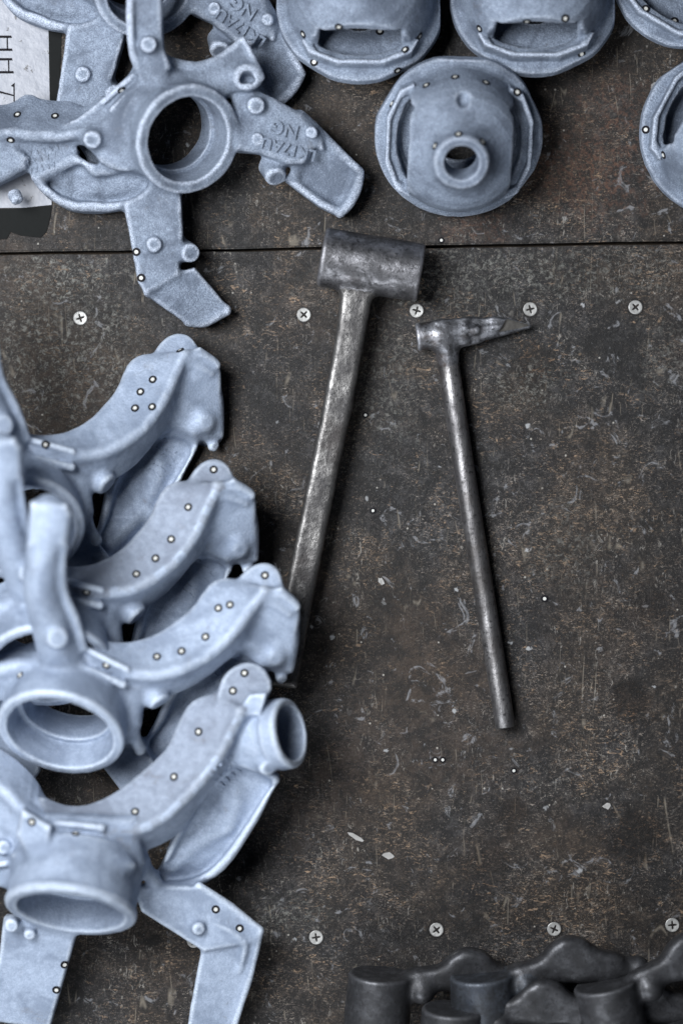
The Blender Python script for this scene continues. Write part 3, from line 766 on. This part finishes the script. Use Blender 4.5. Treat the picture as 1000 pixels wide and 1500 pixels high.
# ------------------------------------------------------------------ knuckle castings heaped on their sides (lower left)
def knuckle_heaped():
    k = Cast(2.0)
    u = np.array([-0.20, 0.74, 0.62])
    R = np.array([88, 1076, 190.0])
    f = lambda d: tuple(R + u * d)
    # hub
    k.cyl(f(-95), f(0), 84, 92, 7, 4, 'hub_ring')
    k.tube([f(-2)[:2] + (f(-2)[2], 1)] * 2, 2, 'hub_ring', False, 1)
    # neck and right flank
    k.slab([(40, 985, 150), (125, 950, 165), (180, 975, 165), (212, 1005, 150), (208, 1060, 130), (180, 1095, 125), (120, 1050, 130)], 60, 1, 14, 18, 'hub_ring')
    k.tube([(206, 1012, 150, 10), (196, 1040, 150, 9), (196, 1075, 140, 9), (206, 1098, 126, 9)], 8, 'hub_ring')
    k.cyl((220, 1004, 152), (236, 1030, 160), 22, 17, 5, 12, 'crescent_flange')
    # upper arm
    k.tube([(74, 752, 300, 27), (66, 810, 292, 26), (62, 860, 270, 27), (76, 910, 236, 30), (92, 960, 196, 34)], 10, 'upper_arm')
    k.slab([(46, 734, 306), (100, 738, 306), (106, 752, 304), (98, 800, 296), (44, 800, 296)], 44, 1, 8, 8, 'upper_arm')
    k.tube([(101, 756, 312, 6), (92, 815, 300, 6), (92, 862, 276, 7), (110, 905, 246, 7), (122, 948, 216, 7)], 7, 'upper_arm')
    k.cyl((82, 925, 236), (85, 936, 264), 18, 15, 5, 10, 'upper_arm')
    # slot ridges above the hub
    k.tube([(124, 950, 212, 5.5), (152, 964, 211, 5), (186, 980, 207, 5)], 3, 'crescent_flange')
    k.tube([(118, 976, 211, 6), (150, 990, 209, 6), (180, 1002, 203, 6)], 3, 'crescent_flange')
    # crescent flange: plate leaning back, crest, outer wall
    ci = [(108, 928, 178), (130, 941, 176), (165, 950, 172), (200, 948, 168), (240, 934, 165), (284, 901, 162), (312, 865, 160), (332, 856, 160), (352, 862, 164)]
    co = [(112, 950, 200), (134, 962, 199), (172, 979, 197), (210, 987, 194), (250, 984, 191), (300, 962, 188), (340, 926, 187), (364, 894, 186), (386, 868, 185)]
    k.ribbon(ci, co, 18, 6, 'flange_face')
    k.ribbon(co, [(112, 985, 182), (140, 1000, 178), (176, 1004, 162), (214, 1014, 150), (258, 1006, 142), (306, 982, 136), (350, 950, 132), (376, 920, 132), (392, 890, 140)], 18, 6, 'crescent_flange')
    k.slab([(332, 866, 158), (347, 850, 154), (362, 835, 151), (378, 826, 149), (396, 826, 151), (410, 838, 154), (414, 860, 160), (396, 880, 169), (360, 896, 170)], 26, 1, 5, 6, 'flange_face', smooth=3)
    # end block
    k.slab([(384, 864, 164), (414, 858, 164), (437, 880, 152), (440, 898, 142), (436, 930, 122), (429, 985, 92), (405, 986, 92), (372, 962, 108), (350, 950, 116), (366, 902, 142)], 54, 1, 7, 7, 'end_block')
    k.tube([(388, 874, 186, 5), (412, 872, 186, 6), (434, 888, 176, 6)], 5, 'end_block')
    k.cyl((398, 952, 116), (403, 965, 148), 20, 12, 7, 18, 'end_block')
    k.tube([(392, 880, 182, 5), (404, 884, 180, 6), (422, 896, 172, 5)], 9, 'end_block')
    k.tube([(432, 905, 148, 6), (430, 940, 134, 7), (424, 975, 118, 6)], 8, 'end_block')
    k.tube([(366, 950, 128, 10), (384, 966, 130, 12)], 10, 'end_block', n=1)
    k.cyl((410, 990, 110), (414, 996, 118), 9, 8, 3, 7, 'end_block')
    # leaf-shaped lower arm, deep behind the crescent
    lf = [(300, 965, 96), (348, 952, 104), (392, 978, 104), (364, 1020, 92), (322, 1070, 70), (284, 1106, 54), (246, 1126, 44), (214, 1124, 46), (202, 1102, 58), (226, 1060, 74), (252, 1005, 88)]
    k.slab(lf, 38, 2, 8, 12, 'lower_arm', smooth=3)
    k.dish(lf, 15, 1, tag='lower_arm')
    k.tube([(228, 1102, 54, 8), (258, 1078, 62, 11), (300, 1056, 74, 8)], 18, 'lower_arm')
    k.tube([(330, 976, 96, 6), (330, 1004, 90, 9), (316, 1034, 80, 6)], 16, 'lower_arm')
    # left wing of the flange
    k.ribbon([(108, 940, 164), (64, 946, 156), (30, 956, 146), (-10, 962, 136), (-90, 930, 120)], [(96, 975, 200), (64, 978, 196), (30, 976, 186), (-10, 980, 174), (-90, 960, 150)], 18, 8, 'crescent_flange')
    k.ribbon([(96, 975, 198), (64, 978, 194), (30, 976, 184), (-10, 980, 172), (-90, 960, 148)], [(90, 1010, 180), (50, 1012, 170), (20, 1012, 158), (-20, 1016, 140), (-90, 990, 120)], 20, 10, 'crescent_flange')
    # legs beneath
    k.slab([(140, 1060, 96), (206, 1080, 96), (242, 1140, 60), (232, 1165, 44), (180, 1160, 40), (150, 1120, 60)], 34, 1, 6, 12, 'caliper_leg')
    k.slab([(20, 1040, 110), (70, 1060, 110), (60, 1130, 60), (30, 1170, 36), (-30, 1160, 36), (-20, 1090, 70)], 34, 1, 6, 12, 'caliper_leg#2')
    # bore
    k.cyl(f(-110), f(-30), 62, 64, 1, 2, 'hub_bore', True)
    k.cyl(f(-46), f(14), 71, 78, 1, 3, 'hub_bore', True)
    return k
KC, bvhC = cast_thing(knuckle_heaped(), "knuckle_casting", p(200, 1000, 0), M_PALE, 0.6, 5, floor=None)
tag(KC, "knuckle casting in the heap with its bent arm raised above a large tipped bore", "casting", GK)
raised_strokes(KC, bvhC, [(306, 996, 350, 964, 6, 8), (312, 1007, 356, 975, 6, 8), (320, 1017, 362, 987, 5, 8)])
stickers(KC, bvhC, [(388, 843), (337, 886), (320, 891), (301, 933), (266, 954), (230, 962), (156, 974), (30, 989)])
def heaped_copy(x, y, z, rx, ry, rz, label, marks, strokes):
    c = copy_thing(KC)
    c.location = Vector(p(x, y, z) * S); c.rotation_euler = tuple(math.radians(a) for a in (rx, ry, rz))
    tag(c, label, "casting", GK)
    stickers(c, bvhC, marks)
    return c
K2 = heaped_copy(149.7, 886.3, -20, 1.4, 5.2, 11.8, "knuckle casting wedged mid heap, its grey flange between the topmost and raised-arm castings", [(313, 688), (276, 743), (251, 790), (228, 818), (200, 841), (127, 867)], [])
K1 = heaped_copy(97, 733, -40, -9.2, 11.5, 12.3, "topmost knuckle casting of the heap, its flange end just below the flat casting's leg tip", [(264, 513), (224, 556), (206, 574), (198, 598), (223, 596), (67, 651)], [])

# ------------------------------------------------------------------ knuckle casting at the bottom left, with a tubular end
def knuckle_tubed():
    k = Cast(2.0)
    u = np.array([-0.14, 0.90, 0.40]); u /= np.linalg.norm(u)
    R = np.array([103, 1338, 190.0])
    f = lambda d: tuple(R + u * d)
    k.cyl(f(-100), f(-8), 84, 92, 8, 6, 'hub_ring')
    k.cyl(f(-16), f(0), 95, 93, 6, 3, 'hub_ring')
    k.slab([(20, 1250, 170), (70, 1190, 180), (200, 1195, 170), (215, 1260, 150), (196, 1320, 140), (100, 1330, 140), (26, 1310, 150)], 70, 1, 14, 16, 'hub_ring')
    k.ell((150, 1262, 205), (48, 16, 20), 8, 12, 'hub_ring')
    # slot above the hub
    k.tube([(84, 1207, 213, 6), (112, 1209, 213, 6), (148, 1213, 210, 6)], 3, 'crescent_flange')
    k.tube([(78, 1239, 213, 7), (108, 1241, 213, 7), (142, 1243, 210, 7)], 3, 'crescent_flange')
    k.slab([(66, 1205, 196), (156, 1209, 194), (152, 1246, 194), (66, 1242, 196)], 30, 1, 3, 7, 'flange_face')
    # left post
    k.slab([(34, 1182, 210), (78, 1208, 212), (72, 1262, 206), (44, 1258, 200), (26, 1220, 200)], 46, 1, 8, 10, 'crescent_flange')
    # crescent: plate leaning back, crest, outer wall
    ci = [(62, 1177, 174), (92, 1188, 172), (130, 1188, 170), (170, 1171, 166), (212, 1139, 162), (250, 1104, 160), (270, 1063, 158), (288, 1034, 158), (318, 1024, 160)]
    co = [(74, 1208, 198), (104, 1214, 198), (152, 1219, 195), (204, 1213, 192), (246, 1190, 189), (294, 1142, 187), (326, 1096, 186), (342, 1064, 186), (352, 1044, 186)]
    k.ribbon(ci, co, 18, 6, 'flange_face')
    k.ribbon(co, [(74, 1244, 180), (104, 1248, 178), (158, 1242, 160), (214, 1236, 148), (262, 1210, 140), (312, 1160, 136), (346, 1112, 136), (360, 1084, 140), (364, 1060, 150)], 18, 6, 'crescent_flange')
    k.slab([(318, 1030, 162), (322, 1004, 156), (330, 988, 152), (344, 976, 150), (362, 970, 150), (382, 975, 152), (393, 988, 156), (398, 1010, 162), (370, 1044, 172), (340, 1052, 170)], 28, 1, 5, 6, 'flange_face', smooth=2)
    # left wing
    k.ribbon([(92, 1188, 148), (62, 1175, 150), (42, 1143, 142), (0, 1107, 130), (-70, 1080, 116)], [(84, 1209, 196), (60, 1200, 194), (32, 1184, 188), (0, 1154, 172), (-70, 1122, 148)], 18, 6, 'crescent_flange')
    k.ribbon([(84, 1209, 194), (60, 1200, 192), (32, 1184, 186), (0, 1154, 170), (-70, 1122, 146)], [(80, 1240, 186), (56, 1236, 176), (24, 1222, 160), (-10, 1190, 140), (-80, 1160, 118)], 18, 8, 'crescent_flange')
    k.slab([(-60, 1190, 130), (10, 1180, 150), (36, 1230, 160), (20, 1300, 150), (-60, 1290, 130)], 40, 1, 8, 14, 'crescent_flange')
    k.cyl((4, 1238, 160), (6, 1242, 184), 12, 10, 3, 6, 'crescent_flange')
    k.tube([(-20, 1268, 178, 5), (22, 1262, 182, 5)], 5, 'crescent_flange')
    # tubular end
    k.cyl((348, 1086, 126), (424, 1074, 164), 44, 46, 6, 12, 'end_tube')
    k.cyl((402, 1077, 153), (427, 1073, 166), 51, 50, 6, 4, 'end_tube')
    k.slab([(344, 1046, 170), (366, 1016, 176), (392, 1014, 176), (382, 1048, 178)], 36, 1, 4, 6, 'end_tube')
    k.cyl((384, 1112, 160), (394, 1126, 184), 16, 12, 4, 8, 'end_tube')
    k.tube([(352, 1112, 160, 9), (372, 1122, 160, 10), (388, 1128, 158, 9)], 8, 'end_tube')
    # lower arm, leaf-shaped and dished
    lf = [(300, 1140, 116), (352, 1112, 124), (408, 1134, 120), (398, 1162, 112), (366, 1222, 94), (330, 1272, 80), (290, 1298, 74), (244, 1306, 76), (214, 1296, 84), (236, 1268, 92), (250, 1232, 100), (272, 1186, 108)]
    k.slab(lf, 40, 2, 8, 12, 'lower_arm', smooth=3)
    k.dish(lf, 15, 1, tag='lower_arm')
    k.tube([(252, 1268, 84, 7), (290, 1232, 92, 10), (330, 1214, 98, 7)], 16, 'lower_arm')
    k.tube([(340, 1140, 112, 6), (346, 1170, 108, 9), (338, 1206, 98, 6)], 16, 'lower_arm')
    k.tube([(196, 1232, 150, 12), (208, 1262, 130, 10), (226, 1290, 108, 10)], 12, 'lower_arm')
    # right leg with its fold
    k.slab([(196, 1296, 92), (290, 1296, 92), (338, 1326, 84), (383, 1362, 76), (372, 1378, 76), (300, 1392, 80), (208, 1334, 90)], 36, 1, 5, 10, 'caliper_leg#1')
    k.slab([(298, 1378, 80), (372, 1370, 80), (384, 1362, 78), (372, 1420, 52), (340, 1520, 14), (272, 1520, 14), (286, 1440, 48)], 30, 1, 5, 8, 'caliper_leg#1')
    k.tube([(292, 1298, 104, 6), (338, 1328, 98, 6), (380, 1362, 92, 6), (368, 1420, 68, 6), (338, 1516, 32, 6)], 5, 'caliper_leg#1', n=1)
    k.tube([(300, 1348, 98, 4), (338, 1364, 96, 5), (358, 1384, 88, 6), (350, 1420, 68, 6)], 6, 'caliper_leg#1')
    k.cyl((286, 1352, 88), (292, 1362, 112), 12, 9, 3, 7, 'caliper_leg#1')
    # left leg
    k.slab([(8, 1340, 96), (118, 1350, 96), (104, 1400, 74), (74, 1505, 28), (-30, 1490, 28), (0, 1400, 74)], 40, 1, 5, 10, 'caliper_leg#2')
    k.cyl((18, 1350, 120), (17, 1357, 138), 12, 10, 3, 6, 'caliper_leg#2')
    k.cyl((44, 1362, 110), (44, 1371, 124), 9, 8, 2, 5, 'caliper_leg#2')
    # bore
    k.cyl(f(-120), f(-40), 60, 62, 1, 2, 'hub_bore', True)
    k.cyl(f(-52), f(16), 72, 78, 1, 3, 'hub_bore', True)
    k.cyl((372, 1082, 138), (440, 1071, 172), 34, 41, 1, 3, 'tube_bore', True)
    return k
KD, bvhD = cast_thing(knuckle_tubed(), "knuckle_casting", p(150, 1270, 0), M_PALE, 0.6, 9, floor=2)
tag(KD, "knuckle casting with an open tube end and a folded leg reaching the lower edge", "casting", GK)
raised_strokes(KD, bvhD, [(306, 1136, 342, 1104, 5, 8), (312, 1146, 348, 1114, 5, 8), (322, 1152, 354, 1124, 4, 8)])
stickers(KD, bvhD, [(358, 986), (341, 1012), (291, 1072), (255, 1138), (198, 1189), (111, 1221), (47, 1204), (316, 1332), (351, 1360), (95, 1413), (83, 1450)])

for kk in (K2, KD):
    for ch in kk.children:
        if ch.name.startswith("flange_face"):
            ch.material_slots[0].link = 'OBJECT'; ch.material_slots[0].material = M_SHADED
            ch["label"] = "flange face coloured darker for the shade of neighbouring castings"

# ------------------------------------------------------------------ round flanged housings
def housing():
    k = Cast(1.8, conv=lambda x, y, z: np.array([x, y, z], float))
    outer = [(0, 0), (117, 0), (122, 5), (121, 17), (117, 20), (110, 22), (106, 28), (103, 44), (99, 62), (93, 79), (84, 93), (73, 102), (63, 107), (55, 112), (48, 119), (43, 128), (41, 136), (39, 140), (0, 140)]
    k.revolve(outer, 3, 'flange_body')
    k.revolve([(0, 132), (41, 132), (39, 141), (36, 144), (0, 144)], 2, 'nose_ring')
    for sx in (1, -1):
        # the window: cut the dome wall back to a straight edge, leave a faceted sill on the flange
        k.slab([(sx * 74, -95, 76), (sx * 140, -95, 76), (sx * 140, 95, 76), (sx * 74, 95, 76)], 108, 1, 1, 2, 'flange_body', True)
        k.slab([(sx * 68, -84, 22), (sx * 88, -74, 22), (sx * 105, -34, 22), (sx * 105, 34, 22), (sx * 88, 74, 22), (sx * 68, 84, 22)], 44, 1, 1.5, 2, 'window_sill#%d' % sx)
        k.slab([(sx * 40, -52, 46), (sx * 73, -58, 46), (sx * 79, -48, 46), (sx * 87, -22, 46), (sx * 87, 22, 46), (sx * 79, 48, 46), (sx * 73, 58, 46), (sx * 40, 52, 46)], 62, 1, 3, 10, 'window_sill#%d' % sx, True)
        k.slab([(sx * 76, -66, 48), (sx * 85, -61, 48), (sx * 98, -28, 48), (sx * 98, 28, 48), (sx * 85, 61, 48), (sx * 76, 66, 48)], 22, 1, 2, 7, 'window_sill#%d' % sx, True)
    # flats clipped into the rim
    for an, rr in ((90, 116), (28, 118.5), (152, 118.5), (-35, 119)):
        ca, sa = math.cos(math.radians(an)), math.sin(math.radians(an))
        k.slab([(ca * u - sa * v, sa * u + ca * v, 10) for u, v in ((rr, -80), (rr + 40, -80), (rr + 40, 80), (rr, 80))], 40, 1, 1, 2, 'flange_body', True)
    # hollow inside
    k.revolve([(0, -10), (38, -10), (38, 9), (84, 10), (91, 40), (87, 66), (76, 84), (58, 94), (0, 96)], 2, 'cavity', True)
    k.revolve([(0, 80), (23, 80), (23, 136), (27, 150), (0, 150)], 1.5, 'nose_bore', True)
    k.ell((0, 84, 100), (10, 15, 14), 0, 4, 'flange_body', True)
    return k
def tilt_thing(o, x, y, z, tilt_dir, tilt, spin):
    """tilt_dir: degrees clockwise from 'right' in plan towards which the nose leans"""
    a = -math.radians(tilt_dir)
    axis = Vector((-math.sin(a), math.cos(a), 0))
    R = Matrix.Rotation(math.radians(tilt), 3, axis) @ Matrix.Rotation(-math.radians(spin), 3, 'Z')
    o.location = Vector(p(x, y, z) * S); o.rotation_euler = R.to_euler()
H0, bvhH = cast_thing(housing(), "flanged_housing", (0, 0, 0), M_CAST, 0.55, 11, it=1)
GH = "round flanged housings along the top of the bench"
HS = [(H0, 671, 196, 54, 90, 23, 2, "round flanged housing facing the viewer nose first, just above the mallet head", [(624, 125), (666, 113), (711, 121), (574, 152), (757, 135), (671, 197), (637, 214), (706, 208)]),
      (None, 527, 14, 40, -90, 18, 90, "round flanged housing with a dark window, nearest the lettered knuckle legs", [(444, 50), (496, 39), (556, 46), (614, 53), (460, 91), (593, 73), (513, 134), (582, 103)]),
      (None, 781, 4, 40, -90, 18, 90, "round flanged housing with a dark window, at the upper right of the nose-first housing", [(702, 42), (771, 31), (827, 27), (851, 79), (786, 123)]),
      (None, 1008, -42, 16, -60, 9, 120, "round flanged housing showing only part of its rim in the top right corner", [(945, 13), (987, 31), (980, 75)]),
      (None, 1053, 197, 12, 10, 9, 28, "round flanged housing cut by the right edge, with a slanted window in its rim", [(945, 190), (971, 227), (940, 248)])]
for o, x, y, z, td, ti, sp, lab, marks in HS:
    o = o or copy_thing(H0)
    tilt_thing(o, x, y, z, td, ti, sp)
    tag(o, lab, "casting", GH)
    stickers(o, bvhH, marks)

# ------------------------------------------------------------------ mallet
ML = Cast(1.7)
ML.cyl((470, 376, 44), (617, 400, 44), 43, 42.5, 5, 3, 'head')
ML.slab([(499, 425, 43), (545, 430, 43), (537, 480, 40), (515, 600, 37), (486, 740, 32), (458, 880, 27), (435, 1008, 22), (393, 1004, 22), (415, 880, 27), (443, 740, 32), (472, 600, 37), (494, 476, 40)], 38, 1, 9, 15, 'handle')
mallet, bvM = cast_thing(ML, "mallet", p(500, 600, 0), M_MALLET, 0.6, 21, floor=1.5, it=1)
tag(mallet, "heavy dark steel mallet with thick round head and faceted bar handle", "hammer")
for ch in mallet.children:
    if ch.name.startswith("handle"): ch.data.materials[0] = M_MHANDLE

# ------------------------------------------------------------------ chipping hammer
PK = Cast(1.5)
PK.cyl((610, 494, 24), (700, 484, 25), 20.5, 18, 2.5, 4, 'head')
PK.slab([(636, 473, 24), (688, 466, 24), (722, 464, 23), (746, 467, 22), (777, 476, 20), (776, 480, 20), (740, 491, 21), (700, 501, 23), (650, 510, 24)], 34, 1, 2.5, 10, 'head')
PK.tube([(650, 490, 26, 19), (653, 510, 24, 18), (656, 534, 22, 15.8)], 10, 'head')
PK.slab([(690, 440, 47), (740, 440, 45), (770, 468, 40), (740, 472, 43), (690, 474, 46)], 12, 1, 2, 12, 'head', True)
PK.slab([(690, 494, 46), (740, 484, 43), (790, 482, 36), (740, 520, 45), (690, 520, 47)], 18, 1, 2, 12, 'head', True)
PK.slab([(752, 452, 43), (815, 465, 28), (815, 515, 22), (716, 510, 41)], 20, 1, 1, 3, 'ground_point', True)
pick, bvP = cast_thing(PK, "chipping_hammer", p(690, 700, 0), M_PICK, 0.8, 23, floor=1.5, it=1)
tag(pick, "slim steel chipping hammer with bright ground point and straight round rod handle", "hammer")
for ch in pick.children:
    if ch.name.startswith("ground_point"): ch.data.materials[0] = M_GROUND
def rod(name, a, b, r1, r2, mat, root, n=28, seg=18):
    A, B = p(*a), p(*b); d = (B - A); L = np.linalg.norm(d); d /= L
    s = np.cross(d, (0, 0, 1)); s /= np.linalg.norm(s); w = np.cross(s, d)
    bm = bmesh.new(); prev = None
    prof = [(0, r1)] + [(i / seg, r1 + (r2 - r1) * i / seg) for i in range(1, seg)] + [(1 - 1.6 / L, r2), (1, r2 - 1.8)]
    for f, r in prof:
        c = A + (B - A) * f + s * math.sin(f * 5) * 1.0
        cur = [bm.verts.new(Vector((c + s * math.cos(t) * r + w * math.sin(t) * r - np.array(root.location) / S) * S)) for t in np.arange(n) * 2 * math.pi / n]
        if prev:
            for j in range(n): bm.faces.new((prev[j], prev[(j + 1) % n], cur[(j + 1) % n], cur[j]))
        prev = cur
    bm.faces.new(prev[::-1])
    o = bm_obj(name, bm, mat, root, True, scale=1)
    return o
rod("handle", (654, 515, 22), (739, 1066, 16), 15.5, 14.6, M_PHANDLE, pick)

# ------------------------------------------------------------------ dark forged links (lower right)
def link_forging():
    k = Cast(2.0)
    k.cyl((551, 1496, 46), (557, 1416, 58), 48, 46, 4, 3, 'round_head')
    k.tube([(596, 1440, 56, 20), (606, 1440, 58, 13), (616, 1441, 60, 13)], 8, 'neck')
    k.ell((618, 1441, 62), (19, 20, 20), 0, 4, 'neck')
    k.slab([(596, 1412, 52), (640, 1404, 52), (660, 1388, 54), (684, 1378, 56), (710, 1384, 56), (730, 1402, 52), (764, 1418, 48), (764, 1446, 40), (724, 1450, 40), (690, 1446, 40), (650, 1440, 42), (600, 1446, 42)], 52, 1, 14, 10, 'shank', smooth=3)
    k.tube([(742, 1432, 48, 20), (764, 1436, 48, 17), (782, 1438, 48, 18)], 8, 'shank')
    return k
L0, bvL = cast_thing(link_forging(), "link_forging", p(620, 1450, 0), M_FORGED, 0.6, 31, floor=1)
GL = "dark forged links piled in the bottom right corner"
LS = [(620, 1460, 0, 0, "dark forged link with a round head at the left end of the pile"),
      (772, 1452, 26, 8, "dark forged link with a blue tinted head, second from the left in the pile"),
      (728, 1508, 40, 2, "dark forged link at the bottom edge in front of the blue tinted one"),
      (954, 1455, 44, 16, "dark forged link with a tapered round head standing highest near the right edge"),
      (880, 1512, 10, 8, "dark forged link low in the pile beneath the highest round head, at the bottom edge"),
      (1046, 1512, 36, 24, "dark forged link in the bottom right corner of the pile")]
for i, (x, y, z, rz, lab) in enumerate(LS):
    o = L0 if i == 0 else copy_thing(L0)
    o.location = Vector(p(x, y, z) * S); o.rotation_euler = (0, 0, math.radians(rz))
    tag(o, lab, "forging", GL)
    if i == 1:
        for ch in o.children:
            if ch.name.startswith("round_head") or ch.name.startswith("neck"):
                ch.material_slots[0].link = 'OBJECT'; ch.material_slots[0].material = M_FORGEDB

# ------------------------------------------------------------------ printed sheet with black tape (upper left)
def mat_sheet():
    m, t, b = nt("printed_sheet_white")
    v = coords(t); n = noise(t, v, 160, 5, 0.7, 0.5); n2 = noise(t, v, 60, 4, 0.6)
    col = mix(t, n2, (0.17, 0.185, 0.215), (0.28, 0.295, 0.345))
    col = mix(t, rmp(t, n, 0.60, 0.64), col, (0.03, 0.03, 0.035))
    t.links.new(col, b.inputs['Base Color']); b.inputs['Roughness'].default_value = 0.38
    bump(t, b, noise(t, v, 90, 4, 0.6), 0.0012, 0.4)
    return m
M_SHEET = mat_sheet()
sheet = empty("printed_sheet", Vector(p(20, 150, 0) * S))
tag(sheet, "white glossy printed sheet under the knuckle castings at the left edge, edged with black tape", "paper sheet")
def flat(name, pts, z, mat, th=0.8):
    bm = bmesh.new(); b0 = np.array(sheet.location) / S
    f = bm.faces.new([bm.verts.new(p(x, y, z) - b0) for x, y in pts])
    r = bmesh.ops.extrude_face_region(bm, geom=[f])
    bmesh.ops.translate(bm, verts=[v for v in r['geom'] if isinstance(v, bmesh.types.BMVert)], vec=(0, 0, -th))
    return bm_obj(name, bm, mat, sheet)
flat("paper", [(-200, -120), (66, -120), (73, 60), (76, 300), (72, 304), (-200, 306)], 1.2, M_SHEET)
flat("tape_strip", [(71, 20), (92, 20), (90, 60), (86, 160), (84, 200), (74, 200)], 1.8, M_TAPE, 1.4)
flat("tape_strip", [(-120, 308), (20, 306), (76, 300), (74, 318), (68, 340), (60, 348), (30, 345), (16, 340), (10, 350), (-120, 360)], 1.7, M_TAPE, 1.5)
for y0, x1 in ((54, 18), (73, 19), (87, 19), (106, 21)):
    flat("printed_bar", [(-60, y0 - 2), (x1 - 1, y0 - 2), (x1, y0 + 1.6), (-60, y0 + 1.8)], 1.5, M_BLACK, 0.3)
for x, y0, y1 in ((11, 55, 73), (13, 88, 106), (21, 126, 160)):
    flat("printed_line", [(x - 1, y0), (x + 1, y0), (x + 1.3, y1), (x - 0.7, y1)], 1.5, M_BLACK, 0.3)
flat("printed_arrow", [(16, 126), (22, 121), (22, 128)], 1.6, M_BLACK, 0.3)
flat("printed_line", [(-20, 128), (0, 133), (21, 139), (20, 141), (0, 136), (-20, 131)], 1.7, M_BLACK, 0.3)

# ------------------------------------------------------------------ loose bits on the bench
LO = [((535, 608), "loose round target sticker on bare bench right beside the mallet handle, upper one of two"),
      ((546, 748), "loose round target sticker on bare bench between the two hammer handles, above a pale flake"),
      ((637, 1113), "loose round target sticker, left one of a touching pair below the chipping hammer"),
      ((648, 1113), "loose round target sticker, right one of a touching pair below the chipping hammer"),
      ((752, 1129), "loose round target sticker on bare bench just below the chipping hammer handle end"),
      ((797, 877), "loose round target sticker with dark rim right of the chipping hammer handle"),
      ((646, 352), "loose round target sticker beside the board joint right of the mallet head")]
for (x, y), lab in LO:
    o = bpy.data.objects.new("loose_sticker", STICKER); link(o)
    o.location = Vector(p(x, y, 0.7) * S); o.scale = (0.9,) * 3
    if x in (535, 546, 637, 648, 752, 646): o.scale = (0.75, 0.75, 0.9)
    tag(o, lab, "sticker", "loose target stickers on the bench")
def flake(x, y, w, h, rot, lab):
    bm = bmesh.new(); n = 9
    top = [bm.verts.new((w / 2 * math.cos(2 * math.pi * i / n) * random.uniform(.6, 1.15), h / 2 * math.sin(2 * math.pi * i / n) * random.uniform(.6, 1.15), random.uniform(1.2, 2.4))) for i in range(n)]
    bot = [bm.verts.new((v.co.x * 1.02, v.co.y * 1.02, 0.1)) for v in top]
    bm.faces.new(top); bm.faces.new(bot[::-1])
    for i in range(n): bm.faces.new((bot[i], bot[(i + 1) % n], top[(i + 1) % n], top[i]))
    o = bm_obj("paint_flake", bm, M_CHIP)
    o.location = Vector(p(x, y, 0.2) * S); o.rotation_euler = (0, 0, math.radians(rot))
    tag(o, lab, "paint flake", "pale flakes scattered on the bench")
flake(558, 852, 8, 14, 25, "pale flake between the two hammer handles, below the loose sticker")
flake(568, 1253, 17, 11, -10, "pale flake on the open bench above the bottom row of screws")
flake(521, 1226, 26, 8, -25, "long thin pale flake lying left of the rounder pale flake near the bottom screws")
flake(888, 1181, 13, 10, 10, "pale flake near the dark oil stain low on the right of the bench")
